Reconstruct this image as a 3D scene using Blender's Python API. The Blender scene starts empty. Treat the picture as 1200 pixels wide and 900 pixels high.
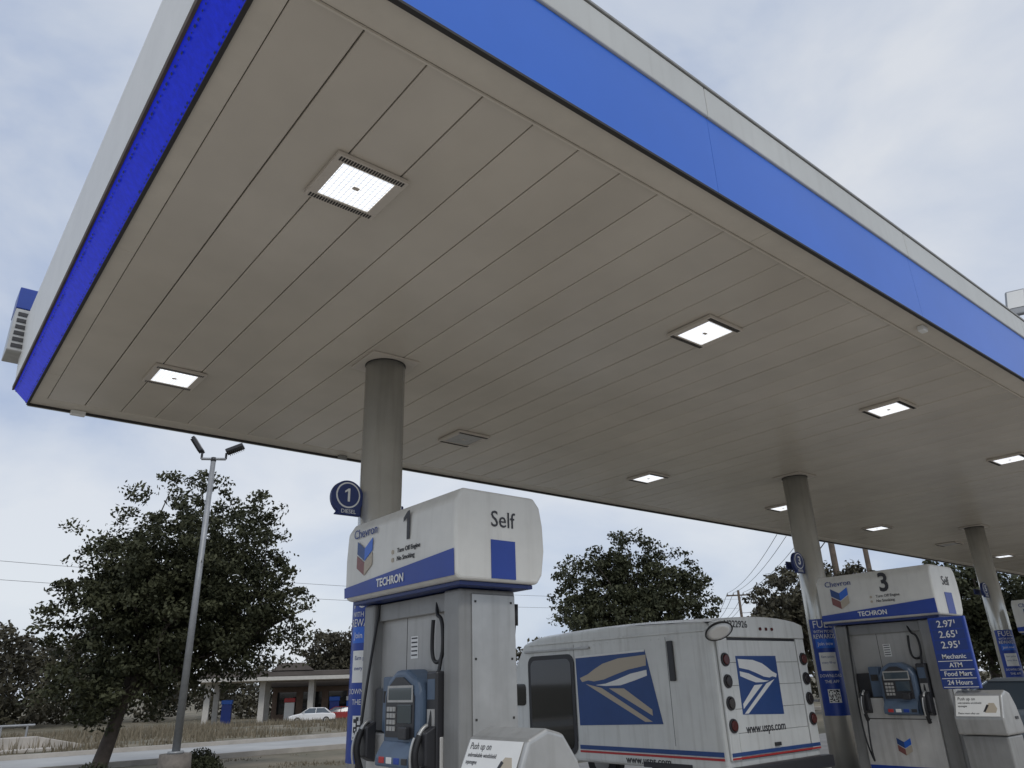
import bpy, math, random
import numpy as np
from mathutils import Vector, Matrix, noise
random.seed(7); np.random.seed(7)
sc=bpy.context.scene
COL=sc.collection
# ---------------------------------------------------------------- materials
MATS={}
def lin(c): return tuple(c)+(1.0,)
def M(name,col,rough=.5,metal=0.,var=.08,scale=3.,bump=0.,bscale=40.,emit=None,es=0.,streak=0.,coat=0.,spec=.5,island=0.):
    if name in MATS: return MATS[name]
    m=bpy.data.materials.new(name); m.use_nodes=True
    nt=m.node_tree; n=nt.nodes; l=nt.links
    b=n['Principled BSDF']
    b.inputs['Roughness'].default_value=rough; b.inputs['Metallic'].default_value=metal
    b.inputs['Coat Weight'].default_value=coat; b.inputs['Specular IOR Level'].default_value=spec
    b.inputs['Base Color'].default_value=lin(col)
    if emit:
        b.inputs['Emission Color'].default_value=lin(emit); b.inputs['Emission Strength'].default_value=es
    MATS[name]=m
    if var<=0: return m
    tc=n.new('ShaderNodeTexCoord')
    ns=n.new('ShaderNodeTexNoise'); ns.inputs['Scale'].default_value=scale; ns.inputs['Detail'].default_value=3.5
    ns.inputs['Roughness'].default_value=.65
    l.new(tc.outputs['Object'],ns.inputs['Vector'])
    mx=n.new('ShaderNodeMix'); mx.data_type='RGBA'
    mx.inputs['A'].default_value=lin([max(0,c*(1-var)) for c in col])
    mx.inputs['B'].default_value=lin([min(1,c*(1+var)) for c in col])
    mr=n.new('ShaderNodeMapRange'); mr.inputs['From Min'].default_value=.3; mr.inputs['From Max'].default_value=.7
    l.new(ns.outputs['Fac'],mr.inputs['Value']); l.new(mr.outputs['Result'],mx.inputs['Factor'])
    out=mx.outputs['Result']
    if streak>0:
        mp=n.new('ShaderNodeMapping'); mp.inputs['Scale'].default_value=(14,14,.9)
        l.new(tc.outputs['Object'],mp.inputs['Vector'])
        n2=n.new('ShaderNodeTexNoise'); n2.inputs['Scale'].default_value=1.; n2.inputs['Detail'].default_value=3
        l.new(mp.outputs['Vector'],n2.inputs['Vector'])
        r2=n.new('ShaderNodeMapRange'); r2.inputs['From Min'].default_value=.5; r2.inputs['From Max'].default_value=.8
        r2.inputs['To Max'].default_value=streak
        l.new(n2.outputs['Fac'],r2.inputs['Value'])
        m2=n.new('ShaderNodeMix'); m2.data_type='RGBA'
        l.new(r2.outputs['Result'],m2.inputs['Factor']); l.new(out,m2.inputs['A'])
        m2.inputs['B'].default_value=lin((col[0]*.35,col[1]*.32,col[2]*.27))
        out=m2.outputs['Result']
    if island>0:
        g=n.new('ShaderNodeNewGeometry'); r3=n.new('ShaderNodeMapRange'); r3.inputs['To Min'].default_value=1-island; r3.inputs['To Max'].default_value=1+island
        l.new(g.outputs['Random Per Island'],r3.inputs['Value'])
        vm=n.new('ShaderNodeVectorMath'); vm.operation='SCALE'; l.new(out,vm.inputs[0]); l.new(r3.outputs['Result'],vm.inputs['Scale']); out=vm.outputs['Vector']
    l.new(out,b.inputs['Base Color'])
    if bump>0:
        nb=n.new('ShaderNodeTexNoise'); nb.inputs['Scale'].default_value=bscale; nb.inputs['Detail'].default_value=2
        l.new(tc.outputs['Object'],nb.inputs['Vector'])
        bp=n.new('ShaderNodeBump'); bp.inputs['Strength'].default_value=bump; bp.inputs['Distance'].default_value=.02
        l.new(nb.outputs['Fac'],bp.inputs['Height']); l.new(bp.outputs['Normal'],b.inputs['Normal'])
    return m

truckw=M('truck_white',(.68,.69,.66),.36,var=.07,scale=2,streak=.32,coat=.1)
signw=M('sign_white',(.68,.67,.62),.35,var=.06,streak=.18)
white=M('white_paint',(.56,.55,.52),.4,var=.1,streak=.45)
blue=M('sign_blue',(.014,.05,.30),.35,var=.1)
navy=M('navy_paint',(.010,.026,.13),.4,var=.1)
fblue=M('fascia_blue',(.022,.135,.60),.34,var=.05,scale=1.)
ledblue=M('led_blue_strip',(.01,.025,.42),.32,emit=(.0,.012,.50),es=.50,var=.35,scale=22)
ledblue.cycles.emission_sampling='NONE'
uspsb=M('logo_blue',(.02,.065,.22),.4)
red=M('red_paint',(.45,.03,.03),.4,var=0)
lensred=M('lens_red',(.09,.02,.018),.15,var=0)
lensdk=M('lens_dark',(.03,.025,.025),.12,var=0)
tan=M('logo_tan',(.46,.40,.31),.5,var=0)
black=M('black_rubber',(.015,.015,.016),.5,var=0)
bplast=M('black_plastic',(.03,.03,.033),.4,var=0)
glass=M('dark_glass',(.012,.014,.016),.05,coat=.5,var=0)
glassb=M('car_glass',(.06,.08,.10),.05,coat=.5,var=0)
grey=M('grey_paint',(.25,.25,.24),.42,var=.1,streak=.35)
colm=M('column_paint',(.58,.575,.53),.24,metal=.55,var=.08,scale=2,streak=.26,bump=.04)
steel=M('brushed_steel',(.42,.42,.405),.34,metal=.45,var=.12,streak=.26)
lgrey=M('light_grey_panel',(.40,.395,.375),.4,streak=.35)
bluegrey=M('console_bluegrey',(.085,.125,.185),.38,var=.12,streak=.2)
screen=M('screen',(.05,.07,.08),.12,coat=.6,var=0)
galv=M('galvanised',(.30,.31,.32),.5,metal=.3,var=.12,scale=8)
soffit=M('soffit_panel',(.57,.52,.44),.23,var=.07,scale=.9,spec=.6,island=.035)
trimm=M('soffit_trim',(.60,.55,.465),.34,var=.06)
dark=M('dark_gap',(.03,.028,.026),.7,var=0)
fixt=M('fixture_housing',(.56,.51,.44),.45,var=0)
conc=M('concrete',(.42,.39,.35),.85,var=.18,scale=1.5,bump=.3)
conc2=M('weathered_concrete',(.17,.15,.13),.9,var=.3,scale=5,bump=.4)
roadc=M('road_concrete',(.36,.36,.35),.85,var=.14,scale=.6)
asph=M('asphalt',(.055,.055,.055),.9,var=.2,scale=1)
paintw=M('road_paint',(.6,.6,.57),.7,var=.2,scale=6)
wood=M('pole_wood',(.10,.075,.055),.85,var=.25,scale=5)
bark=M('bark',(.06,.048,.04),.9,var=.35,scale=9)
ink=M('ink_dark',(.03,.03,.035),.5,var=0)
inkb=M('ink_blue',(.02,.05,.22),.5,var=0)
brick=M('far_brick',(.24,.17,.13),.8,var=.2)
roofd=M('far_roof',(.10,.085,.075),.7,var=.2,scale=.5)
roofl=M('far_fascia',(.50,.48,.44),.6)
silver=M('car_paint_silver',(.22,.26,.30),.3,metal=.4,coat=.6,var=0)
carw=M('car_paint_white',(.75,.75,.75),.3,coat=.6,var=0)
carr=M('car_paint_red',(.30,.03,.03),.3,coat=.6,var=0)
whitel=M('white_vinyl',(.76,.76,.73),.45,var=.04)
fwhite=M('fascia_white',(.50,.51,.49),.45,var=.08,scale=.8,streak=.12)

def led_mat():
    m=bpy.data.materials.new('led_lens'); m.use_nodes=True; n=m.node_tree.nodes; l=m.node_tree.links
    b=n['Principled BSDF']; b.inputs['Base Color'].default_value=(.8,.8,.8,1); b.inputs['Roughness'].default_value=.3
    tc=n.new('ShaderNodeTexCoord'); br=n.new('ShaderNodeTexBrick')
    br.offset=0; br.inputs['Scale'].default_value=1; br.inputs['Brick Width'].default_value=.034; br.inputs['Row Height'].default_value=.034
    br.inputs['Mortar Size'].default_value=.0055; br.inputs['Mortar Smooth'].default_value=.7
    br.inputs['Color1'].default_value=(1,1,1,1); br.inputs['Color2'].default_value=(.85,.91,1,1); br.inputs['Mortar'].default_value=(.34,.37,.42,1)
    l.new(tc.outputs['Object'],br.inputs['Vector']); l.new(br.outputs['Color'],b.inputs['Emission Color'])
    b.inputs['Emission Strength'].default_value=1.3
    return m
ledlens=led_mat()
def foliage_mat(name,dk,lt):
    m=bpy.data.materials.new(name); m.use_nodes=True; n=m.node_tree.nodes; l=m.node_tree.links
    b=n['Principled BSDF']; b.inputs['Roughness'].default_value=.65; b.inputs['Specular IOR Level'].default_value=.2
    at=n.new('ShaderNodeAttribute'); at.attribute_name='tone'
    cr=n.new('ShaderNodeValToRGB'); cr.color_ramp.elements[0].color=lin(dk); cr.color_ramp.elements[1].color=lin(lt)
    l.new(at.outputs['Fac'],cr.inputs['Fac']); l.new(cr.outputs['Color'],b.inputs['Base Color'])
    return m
leafm=foliage_mat('oak_leaves',(.024,.028,.014),(.088,.092,.048))
leafb=foliage_mat('brown_leaves',(.040,.036,.026),(.105,.098,.062))
grassm=foliage_mat('dry_grass_blades',(.11,.095,.065),(.27,.23,.165))

# ---------------------------------------------------------------- helpers
def empty(name,loc):
    e=bpy.data.objects.new(name,None); e.location=loc; e.empty_display_size=.3; COL.objects.link(e); return e
def addobj(name,data,parent,mat=None):
    o=bpy.data.objects.new(name,data); COL.objects.link(o)
    if parent is not None: o.parent=parent
    if mat is not None: data.materials.append(mat)
    return o
def bev(o,w,seg=2):
    if w>0:
        m=o.modifiers.new('bevel','BEVEL'); m.width=w; m.segments=seg; m.limit_method='ANGLE'; m.angle_limit=math.radians(30)
def mesh(parent,name,v,f,mat,b=0,seg=2,smooth=False):
    me=bpy.data.meshes.new(name); me.from_pydata([tuple(p) for p in v],[],f); me.update()
    if smooth: me.polygons.foreach_set('use_smooth',[True]*len(me.polygons))
    o=addobj(name,me,parent,mat); bev(o,b,seg); return o
def box(parent,name,x,y,z,mat,b=0,seg=2):
    v=[(x[i],y[j],z[k]) for i in (0,1) for j in (0,1) for k in (0,1)]
    f=[(0,1,3,2),(4,6,7,5),(0,4,5,1),(2,3,7,6),(0,2,6,4),(1,5,7,3)]
    return mesh(parent,name,v,f,mat,b,seg)
def boxes(parent,name,L,mat,b=0):
    v=[];f=[]
    for x,y,z in L:
        k0=len(v); v+=[(x[i],y[j],z[k]) for i in (0,1) for j in (0,1) for k in (0,1)]
        f+=[tuple(k0+q for q in p) for p in((0,1,3,2),(4,6,7,5),(0,4,5,1),(2,3,7,6),(0,2,6,4),(1,5,7,3))]
    return mesh(parent,name,v,f,mat,b,1)
def prism(parent,name,pts,vec,mat,b=0,seg=2):
    n=len(pts); vec=Vector(vec); P=[Vector(p) for p in pts]
    nor=Vector((0,0,0))
    for i in range(n): nor+=P[i].cross(P[(i+1)%n])
    if nor.dot(vec)>0: P.reverse()
    v=P+[p+vec for p in P]
    f=[tuple(range(n)),tuple(range(2*n-1,n-1,-1))]+[(i,i+n,(i+1)%n+n,(i+1)%n) for i in range(n)]
    return mesh(parent,name,v,f,mat,b,seg)
def cyl(parent,name,p0,p1,r0,r1,mat,n=24,cap=True):
    p0=Vector(p0);p1=Vector(p1);d=(p1-p0).normalized()
    a=d.orthogonal().normalized();c=d.cross(a)
    v=[];
    for p,r in((p0,r0),(p1,r1)):
        for i in range(n):
            t=2*math.pi*i/n; v.append(p+a*math.cos(t)*r+c*math.sin(t)*r)
    f=[(i,(i+1)%n,(i+1)%n+n,i+n) for i in range(n)]
    if cap: f+=[tuple(range(n-1,-1,-1)),tuple(range(n,2*n))]
    me=bpy.data.meshes.new(name); me.from_pydata([tuple(p) for p in v],[],f)
    me.polygons.foreach_set('use_smooth',[len(q)==4 for q in f])
    return addobj(name,me,parent,mat)
def tube(parent,name,pts,r,mat,smooth=True):
    c=bpy.data.curves.new(name,'CURVE'); c.dimensions='3D'; c.bevel_depth=r; c.bevel_resolution=3; c.use_fill_caps=True
    if smooth:
        s=c.splines.new('NURBS'); s.points.add(len(pts)-1); s.order_u=3; s.use_endpoint_u=True
    else:
        s=c.splines.new('POLY'); s.points.add(len(pts)-1)
    for i,p in enumerate(pts): s.points[i].co=(p[0],p[1],p[2],1)
    c.resolution_u=8
    return addobj(name,c,parent,mat)
ROT={'-X':Matrix(((0,0,-1),(-1,0,0),(0,1,0))),'-Y':Matrix(((1,0,0),(0,0,-1),(0,1,0))),'+X':Matrix(((0,0,1),(1,0,0),(0,1,0)))}
def text(parent,name,body,loc,size,face,mat,sx=1.,al='CENTER',bold=0.,ext=.0015):
    c=bpy.data.curves.new(name,'FONT'); c.body=body; c.size=size; c.align_x=al; c.align_y='CENTER'
    c.extrude=ext; c.offset=bold; c.resolution_u=3
    o=addobj(name,c,parent,mat)
    Mx=ROT[face].to_4x4() @ Matrix.Diagonal((sx,1,1,1)); Mx.translation=Vector(loc); o.matrix_local=Mx
    return o
def plate(parent,name,uv,org,U,V,N,t,mat):
    org=Vector(org);U=Vector(U);V=Vector(V);N=Vector(N)
    return prism(parent,name,[org+U*a+V*b for a,b in uv],N*t,mat)

# ---------------------------------------------------------------- camera
P=math.radians(22.2);rr=math.radians(1.8);H=math.radians(50.3)
F=Vector((math.cos(H)*math.cos(P),math.sin(H)*math.cos(P),math.sin(P)))
R0=Vector((math.sin(H),-math.cos(H),0)); U0=R0.cross(F)
R=R0*math.cos(rr)-U0*math.sin(rr); U=R0*math.sin(rr)+U0*math.cos(rr)
cam=bpy.data.cameras.new('camera'); co=bpy.data.objects.new('camera',cam); COL.objects.link(co)
mt=Matrix((R,U,-F)).transposed().to_4x4(); mt.translation=Vector((0,0,1.5)); co.matrix_world=mt
cam.sensor_width=36; cam.lens=862/1200*36; cam.clip_end=5000; cam.clip_start=.05
sc.camera=co
# ---------------------------------------------------------------- world
w=bpy.data.worlds.new('World'); sc.world=w; w.use_nodes=True; n=w.node_tree.nodes; l=w.node_tree.links
for x in list(n): n.remove(x)
ow=n.new('ShaderNodeOutputWorld'); sky=n.new('ShaderNodeTexSky'); sky.sky_type='NISHITA'; sky.sun_disc=False
sky.sun_elevation=math.radians(48); sky.sun_rotation=math.radians(196)
bg=n.new('ShaderNodeBackground'); bg.inputs['Strength'].default_value=.12; l.new(sky.outputs[0],bg.inputs['Color'])
tc=n.new('ShaderNodeTexCoord'); mp=n.new('ShaderNodeMapping'); mp.inputs['Scale'].default_value=(1,1,1.9); mp.inputs['Location'].default_value=(3.1,1.7,.4)
l.new(tc.outputs['Generated'],mp.inputs['Vector'])
n1=n.new('ShaderNodeTexNoise'); n1.inputs['Scale'].default_value=2.5; n1.inputs['Detail'].default_value=6; n1.inputs['Roughness'].default_value=.52; n1.inputs['Distortion'].default_value=.25
l.new(mp.outputs[0],n1.inputs['Vector'])
cr=n.new('ShaderNodeValToRGB'); e=cr.color_ramp.elements
e[0].position=.34; e[0].color=(.40,.49,.68,1); e[1].position=.66; e[1].color=(.76,.79,.84,1)
x=cr.color_ramp.elements.new(.48); x.color=(.60,.66,.77,1)
l.new(n1.outputs['Fac'],cr.inputs['Fac'])
bg2=n.new('ShaderNodeBackground'); bg2.inputs['Strength'].default_value=1.0; l.new(cr.outputs[0],bg2.inputs['Color'])
ms=n.new('ShaderNodeMixShader'); ms.inputs[0].default_value=.88
l.new(bg.outputs[0],ms.inputs[1]); l.new(bg2.outputs[0],ms.inputs[2]); l.new(ms.outputs[0],ow.inputs[0])
sl=bpy.data.lights.new('sun','SUN'); sl.energy=1.15; sl.angle=math.radians(20); sl.color=(1,.97,.92)
so=bpy.data.objects.new('sun',sl); COL.objects.link(so)
el=math.radians(48); az=math.radians(196); sd=Vector((math.sin(az)*math.cos(el),math.cos(az)*math.cos(el),math.sin(el)))
so.rotation_euler=sd.to_track_quat('Z','Y').to_euler(); so.location=(0,0,20)

# ---------------------------------------------------------------- ground
def gz(x,y):
    d=math.hypot(x,y); t=min(1,max(0,(d-36)/45)); return -1.3*t*t*(3-2*t)
def ground():
    rad=[0,4,8,12,16,20,24,28,32,36,40,44,48,52,56,60,65,70,76,82,90,110,150,220,400,800,1600]
    N=96; v=[(0,0,0)]; f=[]
    for r in rad[1:]:
        for i in range(N):
            a=2*math.pi*i/N; x,y=r*math.cos(a),r*math.sin(a); v.append((x,y,gz(x,y)))
    for i in range(N): f.append((0,1+i,1+(i+1)%N))
    for k in range(len(rad)-2):
        for i in range(N):
            a=1+k*N+i; b=1+k*N+(i+1)%N; f.append((a,a+N,b+N,b))
    m=bpy.data.materials.new('dry_grass_ground'); m.use_nodes=True; nn=m.node_tree.nodes; ll=m.node_tree.links
    b=nn['Principled BSDF']; b.inputs['Roughness'].default_value=.95
    t=nn.new('ShaderNodeTexCoord'); a1=nn.new('ShaderNodeTexNoise'); a1.inputs['Scale'].default_value=.35; a1.inputs['Detail'].default_value=8; a1.inputs['Roughness'].default_value=.7
    c=nn.new('ShaderNodeValToRGB'); ee=c.color_ramp.elements; ee[0].position=.35; ee[0].color=(.08,.078,.048,1); ee[1].position=.62; ee[1].color=(.22,.185,.13,1)
    ll.new(t.outputs['Object'],a1.inputs['Vector']); ll.new(a1.outputs['Fac'],c.inputs['Fac']); ll.new(c.outputs[0],b.inputs['Base Color'])
    mesh(None,'ground',v,f,m,smooth=True)
ground()
def sheet(name,pts,z,mat,n=1):
    return mesh(None,name,[(x,y,z) for x,y in pts],[tuple(range(len(pts)))],mat)
sheet('forecourt_pavement',[(-25,-25),(60,-25),(60,12),(-25,12)],.004,conc)
rd=empty('road',(0,0,0))
mesh(rd,'carriageway',[(-60,21.5,.008),(35,20.2,.008),(35,25.2,.008),(-60,26.5,.008)],[(0,1,2,3)],roadc)
for nm,y0,y1 in(('kerb_near',21.5,20.2),('kerb_far',26.65,25.35)):
    prism(rd,nm,[(-60,y0,0),(35,y1,0),(35,y1,.12),(-60,y0,.12)],(0,-.15,0),conc)
r2=empty('road',(0,0,0))
def strip(parent,name,x0,x1,ya,yb,dz,mat,n=40):
    v=[];f=[]
    for i in range(n+1):
        x=x0+(x1-x0)*i/n
        for y in(ya,(ya+yb)/2,yb): v.append((x,y,gz(x,y)+dz))
    for i in range(n):
        for j in(0,1): a=i*3+j; f.append((a,a+3,a+4,a+1))
    mesh(parent,name,v,f,mat)
strip(r2,'carriageway',-60,90,48,55,.03,asph)
strip(r2,'lane_line',-60,90,51.4,51.55,.06,paintw)
strip(r2,'verge_kerb',-60,90,47.6,47.95,.10,conc)

def blades(name,n,xr,yr,h0,h1,mat,wd=.02):
    X=np.random.uniform(*xr,n);Y=np.random.uniform(*yr,n)
    v=[];f=[];tone=[]
    for i in range(n):
        x,y=X[i],Y[i]
        if 19.9<y<26.9: continue
        nz=noise.noise(Vector((x*.25,y*.25,0)))+.5*noise.noise(Vector((x*.9,y*.9,4)))
        if nz<-.08+random.random()*.15: continue
        h=random.uniform(h0,h1)*max(.3,.6+nz); a=random.random()*math.pi; dx,dy=math.cos(a)*wd,math.sin(a)*wd
        lx,ly=random.gauss(0,.1)*h*2,random.gauss(0,.1)*h*2; z=gz(x,y); k=len(v)
        v+=[(x-dx,y-dy,z),(x+dx,y+dy,z),(x+lx,y+ly,z+h)]; f.append((k,k+1,k+2)); tone.append(random.random()*.6+.4*(nz+.3))
    me=bpy.data.meshes.new(name); me.from_pydata(v,[],f); at=me.attributes.new('tone','FLOAT','FACE'); at.data.foreach_set('value',tone)
    addobj(name,me,None,mat)
blades('tall_dry_grass',30000,(-2,32),(27,47),.12,.45,grassm,.025)
blades('grass',16000,(1,16),(12.3,20),.04,.11,grassm,.012)

# ---------------------------------------------------------------- trees
def leaves_obj(parent,name,pos,size,tone,mat):
    n=len(pos); a=np.random.normal(size=(n,3)); a/=np.linalg.norm(a,axis=1)[:,None]
    b=np.cross(a,np.random.normal(size=(n,3))); b/=np.linalg.norm(b,axis=1)[:,None]
    a*=size[:,None]; b*=size[:,None]*.55
    v=np.stack([pos+a,pos+b,pos-a,pos-b],1).reshape(-1,3)
    me=bpy.data.meshes.new(name); me.vertices.add(4*n); me.vertices.foreach_set('co',v.astype(np.float32).ravel())
    me.loops.add(4*n); me.loops.foreach_set('vertex_index',np.arange(4*n,dtype=np.int32))
    me.polygons.add(n); me.polygons.foreach_set('loop_start',np.arange(0,4*n,4,dtype=np.int32)); me.polygons.foreach_set('loop_total',np.full(n,4,dtype=np.int32))
    me.update(calc_edges=True); at=me.attributes.new('tone','FLOAT','FACE'); at.data.foreach_set('value',np.clip(tone,0,1).astype(np.float32))
    return addobj(name,me,parent,mat)
def limbs(parent,name,paths,mat,n=7):
    v=[];f=[]
    for pts in paths:
        base=len(v)
        for i,(p,r) in enumerate(pts):
            p=Vector(p); q=Vector(pts[min(i+1,len(pts)-1)][0])-Vector(pts[max(i-1,0)][0]); q.normalize()
            a=q.cross(Vector((.3,.9,.1))).normalized(); c=q.cross(a)
            for j in range(n):
                t=2*math.pi*j/n; v.append(p+(a*math.cos(t)+c*math.sin(t))*r)
        for i in range(len(pts)-1):
            for j in range(n):
                k=base+i*n; f.append((k+j,k+(j+1)%n,k+n+(j+1)%n,k+n+j))
    return mesh(parent,name,v,f,mat,smooth=True)
def ball(rs,k):
    q=rs.normal(size=(k,3)); q/=np.linalg.norm(q,axis=1)[:,None]; return q*(rs.rand(k)**.45)[:,None]
def tree(name,base,lobes,nc,nl,ls,trunk_r,fork,seed,mat=leafm,cr=.42,gap=-.22):
    rs=np.random.RandomState(seed); e=empty(name,base); cs=[]
    wts=np.array([a[1][0]*a[1][1]*a[1][2] for a in lobes]); wts/=wts.sum()
    while len(cs)<nc:
        c,rad=lobes[rs.choice(len(lobes),p=wts)]
        d=rs.normal(size=3); d/=np.linalg.norm(d); rr_=rs.rand()**.40
        bump=1+.42*noise.noise(Vector(d*2.4)+Vector((seed,0,0)))
        p=np.array(c)+d*rr_*np.array(rad)*bump
        if noise.noise(Vector(p*1.1)+Vector((seed*3.,0,0)))<gap: continue
        if p[2]<.4: continue
        cs.append(p)
    cs=np.array(cs); pos=[];tone=[];size=[]
    for c in cs:
        k=int(nl*rs.uniform(.6,1.4)); r_=cr*rs.uniform(.6,1.3)
        q=ball(rs,k)*r_*np.array([1,1,.6]); pos.append(c+q)
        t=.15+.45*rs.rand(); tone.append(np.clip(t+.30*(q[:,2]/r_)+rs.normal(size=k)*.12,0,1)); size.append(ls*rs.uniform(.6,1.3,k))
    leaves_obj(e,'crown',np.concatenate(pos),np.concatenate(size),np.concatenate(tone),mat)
    fk=Vector(fork); paths=[[((0,0,-.1),trunk_r*1.35),((0,0,.25),trunk_r*1.05),((fk.x*.5,fk.y*.5,fk.z*.55),trunk_r*.9),(fk,trunk_r*.75)]]
    idx=rs.choice(len(cs),min(len(cs),80),replace=False)
    mains=[]
    for k in range(9):
        c=Vector(cs[idx[k]]); mid=fk.lerp(c,.5)+Vector(rs.normal(size=3)*.15)+Vector((0,0,.15))
        paths.append([(fk-Vector((0,0,.1)),trunk_r*.55),(fk.lerp(mid,.5)+Vector((0,0,.05)),trunk_r*.42),(mid,trunk_r*.3),(c,trunk_r*.1)]); mains.append((mid,c))
    for k in idx[9:]:
        c=Vector(cs[k]); m_=min(mains,key=lambda q:(q[0]-c).length); s=m_[0].lerp(m_[1],rs.uniform(0,.5))
        mid=s.lerp(c,.5)+Vector(rs.normal(size=3)*.12); paths.append([(s,trunk_r*.17),(mid,trunk_r*.11),(c,trunk_r*.04)])
    limbs(e,'trunk_and_limbs',paths,bark); return e
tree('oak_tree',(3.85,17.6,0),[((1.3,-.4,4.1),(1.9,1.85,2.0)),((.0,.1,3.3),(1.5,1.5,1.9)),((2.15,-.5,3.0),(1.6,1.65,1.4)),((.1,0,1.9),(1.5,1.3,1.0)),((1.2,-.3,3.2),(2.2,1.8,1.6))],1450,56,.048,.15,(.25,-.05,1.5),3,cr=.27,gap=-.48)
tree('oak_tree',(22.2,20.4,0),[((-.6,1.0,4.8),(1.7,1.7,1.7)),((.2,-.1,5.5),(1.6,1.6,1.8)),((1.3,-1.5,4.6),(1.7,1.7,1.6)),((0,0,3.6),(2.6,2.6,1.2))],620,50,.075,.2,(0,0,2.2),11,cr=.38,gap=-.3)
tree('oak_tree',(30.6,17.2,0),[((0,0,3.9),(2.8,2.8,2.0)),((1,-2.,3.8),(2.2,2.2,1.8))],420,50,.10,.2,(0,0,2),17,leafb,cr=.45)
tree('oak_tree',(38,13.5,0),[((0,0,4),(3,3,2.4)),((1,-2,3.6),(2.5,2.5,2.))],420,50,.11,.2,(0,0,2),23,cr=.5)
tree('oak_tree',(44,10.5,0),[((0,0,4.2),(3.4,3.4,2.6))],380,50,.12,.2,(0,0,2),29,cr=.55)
tree('oak_tree',(43.5,86,gz(43.5,86)),[((0,0,6.2),(4.5,4.5,3.6)),((3.5,-2,5.2),(3.5,3.5,3.))],330,45,.22,.35,(0,0,3),31,leafb,cr=1.1)
def treeline():
    rs=np.random.RandomState(5); pos=[];tone=[];size=[]
    for k in range(1700):
        ad=rs.uniform(6,97); 
        if rs.rand()<.22: ad=rs.uniform(78,95)
        a=math.radians(ad); d=rs.uniform(95,122)
        x,y=d*math.cos(a),d*math.sin(a)
        h=7.0+3.5*noise.noise(Vector((a*9,3,0)))+2.2*noise.noise(Vector((a*31,7,0)))
        if ad>80: h+=2.2*min(1,(ad-80)/4)
        z=gz(x,y)+rs.rand()**.8*h; n_=40; r_=rs.uniform(.8,1.7)
        q=ball(rs,n_)*r_; pos.append(np.array([x,y,z])+q); t=.1+.5*rs.rand()
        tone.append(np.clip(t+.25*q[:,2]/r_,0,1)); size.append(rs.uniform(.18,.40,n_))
    leaves_obj(None,'distant_trees',np.concatenate(pos),np.concatenate(size),np.concatenate(tone),leafb)
treeline()
def shrub(x,y,r,s):
    rs=np.random.RandomState(s); q=ball(rs,1500)*r; q[:,2]=np.abs(q[:,2])*1.2; q[:,:2]*=1+.3*rs.rand(1500,1)
    leaves_obj(None,'shrub',q+np.array([x,y,0]),rs.uniform(.02,.045,1500),rs.rand(1500)*.5,leafm)
shrub(5.3,15.9,.36,1); shrub(3.5,16.4,.35,2); shrub(6.0,18.3,.35,3)

# ---------------------------------------------------------------- canopy
cn=empty('gas_station_canopy',(0,0,0))
X0,X1,Y0,Y1,ZC=.69,35.0,2.24,9.13,4.5
x=.835
pv=[];pf=[]
while x<X1-.4:
    xa=x+.004; xb=x+.365-.004; dz=random.uniform(-.0015,.0015); tl=random.uniform(-.0014,.0014)
    b0=len(pv)
    prof=[(xa,ZC+.02),(xa+.001,ZC+.004+dz),(xa+.006,ZC+dz-tl),(xb-.006,ZC+dz+tl),(xb-.001,ZC+.004+dz),(xb,ZC+.02)]
    for (px,pz) in prof: pv+= [(px,2.47,pz),(px,8.87,pz)]
    for i in range(5): a=b0+2*i; pf.append((a,a+1,a+3,a+2))
    x+=.365
mesh(cn,'soffit_panels',pv,pf,soffit)
box(cn,'soffit_backing',(X0+.02,X1-.02),(Y0+.02,Y1-.02),(ZC+.03,ZC+.06),dark)
def lengths(a,b,step,g=.004):
    t=a
    while t<b-.01:
        yield t+g/2,min(b,t+step)-g/2; t+=step
for a,b in lengths(X0+.0,X1,3.7): box(cn,'trim_front',(a,b),(Y0+.015,Y0+.225),(ZC-.004,ZC+.02),trimm,.002,1)
for a,b in lengths(X0,X1,3.7): box(cn,'trim_back',(a,b),(Y1-.262,Y1-.015),(ZC-.004,ZC+.02),trimm,.002,1)
for a,b in lengths(Y0+.227,Y1-.264,2.8): box(cn,'trim_left',(X0+.01,X0+.143),(a,b),(ZC-.005,ZC+.02),trimm,.002,1)
box(cn,'inner_lip_front',(X0+.15,X1),(Y0+.228,Y0+.240),(ZC-.018,ZC-.001),trimm)
for a,b in lengths(X0-.05,X1,3.05,.003):
    box(cn,'fascia_blue_panel',(a,b),(Y0-.012,Y0+.012),(ZC-.012,5.115),fblue)
    box(cn,'fascia_white_panel',(a,b),(Y0-.03,Y0+.012),(5.118,5.385),fwhite,.01)
box(cn,'fascia_drip_edge',(X0,X1),(Y0-.016,Y0+.014),(ZC-.03,ZC-.013),dark)
box(cn,'fascia_cap',(X0-.1,X1),(Y0-.04,Y0+.05),(5.387,5.41),grey,.004)
box(cn,'back_fascia',(X0,X1),(Y1-.012,Y1+.012),(ZC-.03,5.4),fwhite)
box(cn,'back_drip',(X0,X1),(Y1-.03,Y1-.014),(ZC-.03,ZC+.01),dark)
prism(cn,'lit_strip',[(X0,Y0-.01,ZC-.01),(X0-.15,Y0-.01,ZC+.13),(X0-.14,Y0-.01,ZC+.15),(X0+.01,Y0-.01,ZC+.01)],(0,Y1-Y0+.02,0),ledblue)
prism(cn,'left_white_fascia',[(X0-.152,Y0-.02,ZC+.135),(X0-.205,Y0-.02,5.39),(X0-.16,Y0-.02,5.39),(X0-.12,Y0-.02,ZC+.15)],(0,Y1-Y0+.04,0),whitel)
prism(cn,'left_strip_rail',[(X0-.168,Y0-.015,ZC+.120),(X0-.172,Y0-.015,ZC+.165),(X0-.153,Y0-.015,ZC+.165),(X0-.15,Y0-.015,ZC+.125)],(0,Y1-Y0+.03,0),wood)
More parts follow.
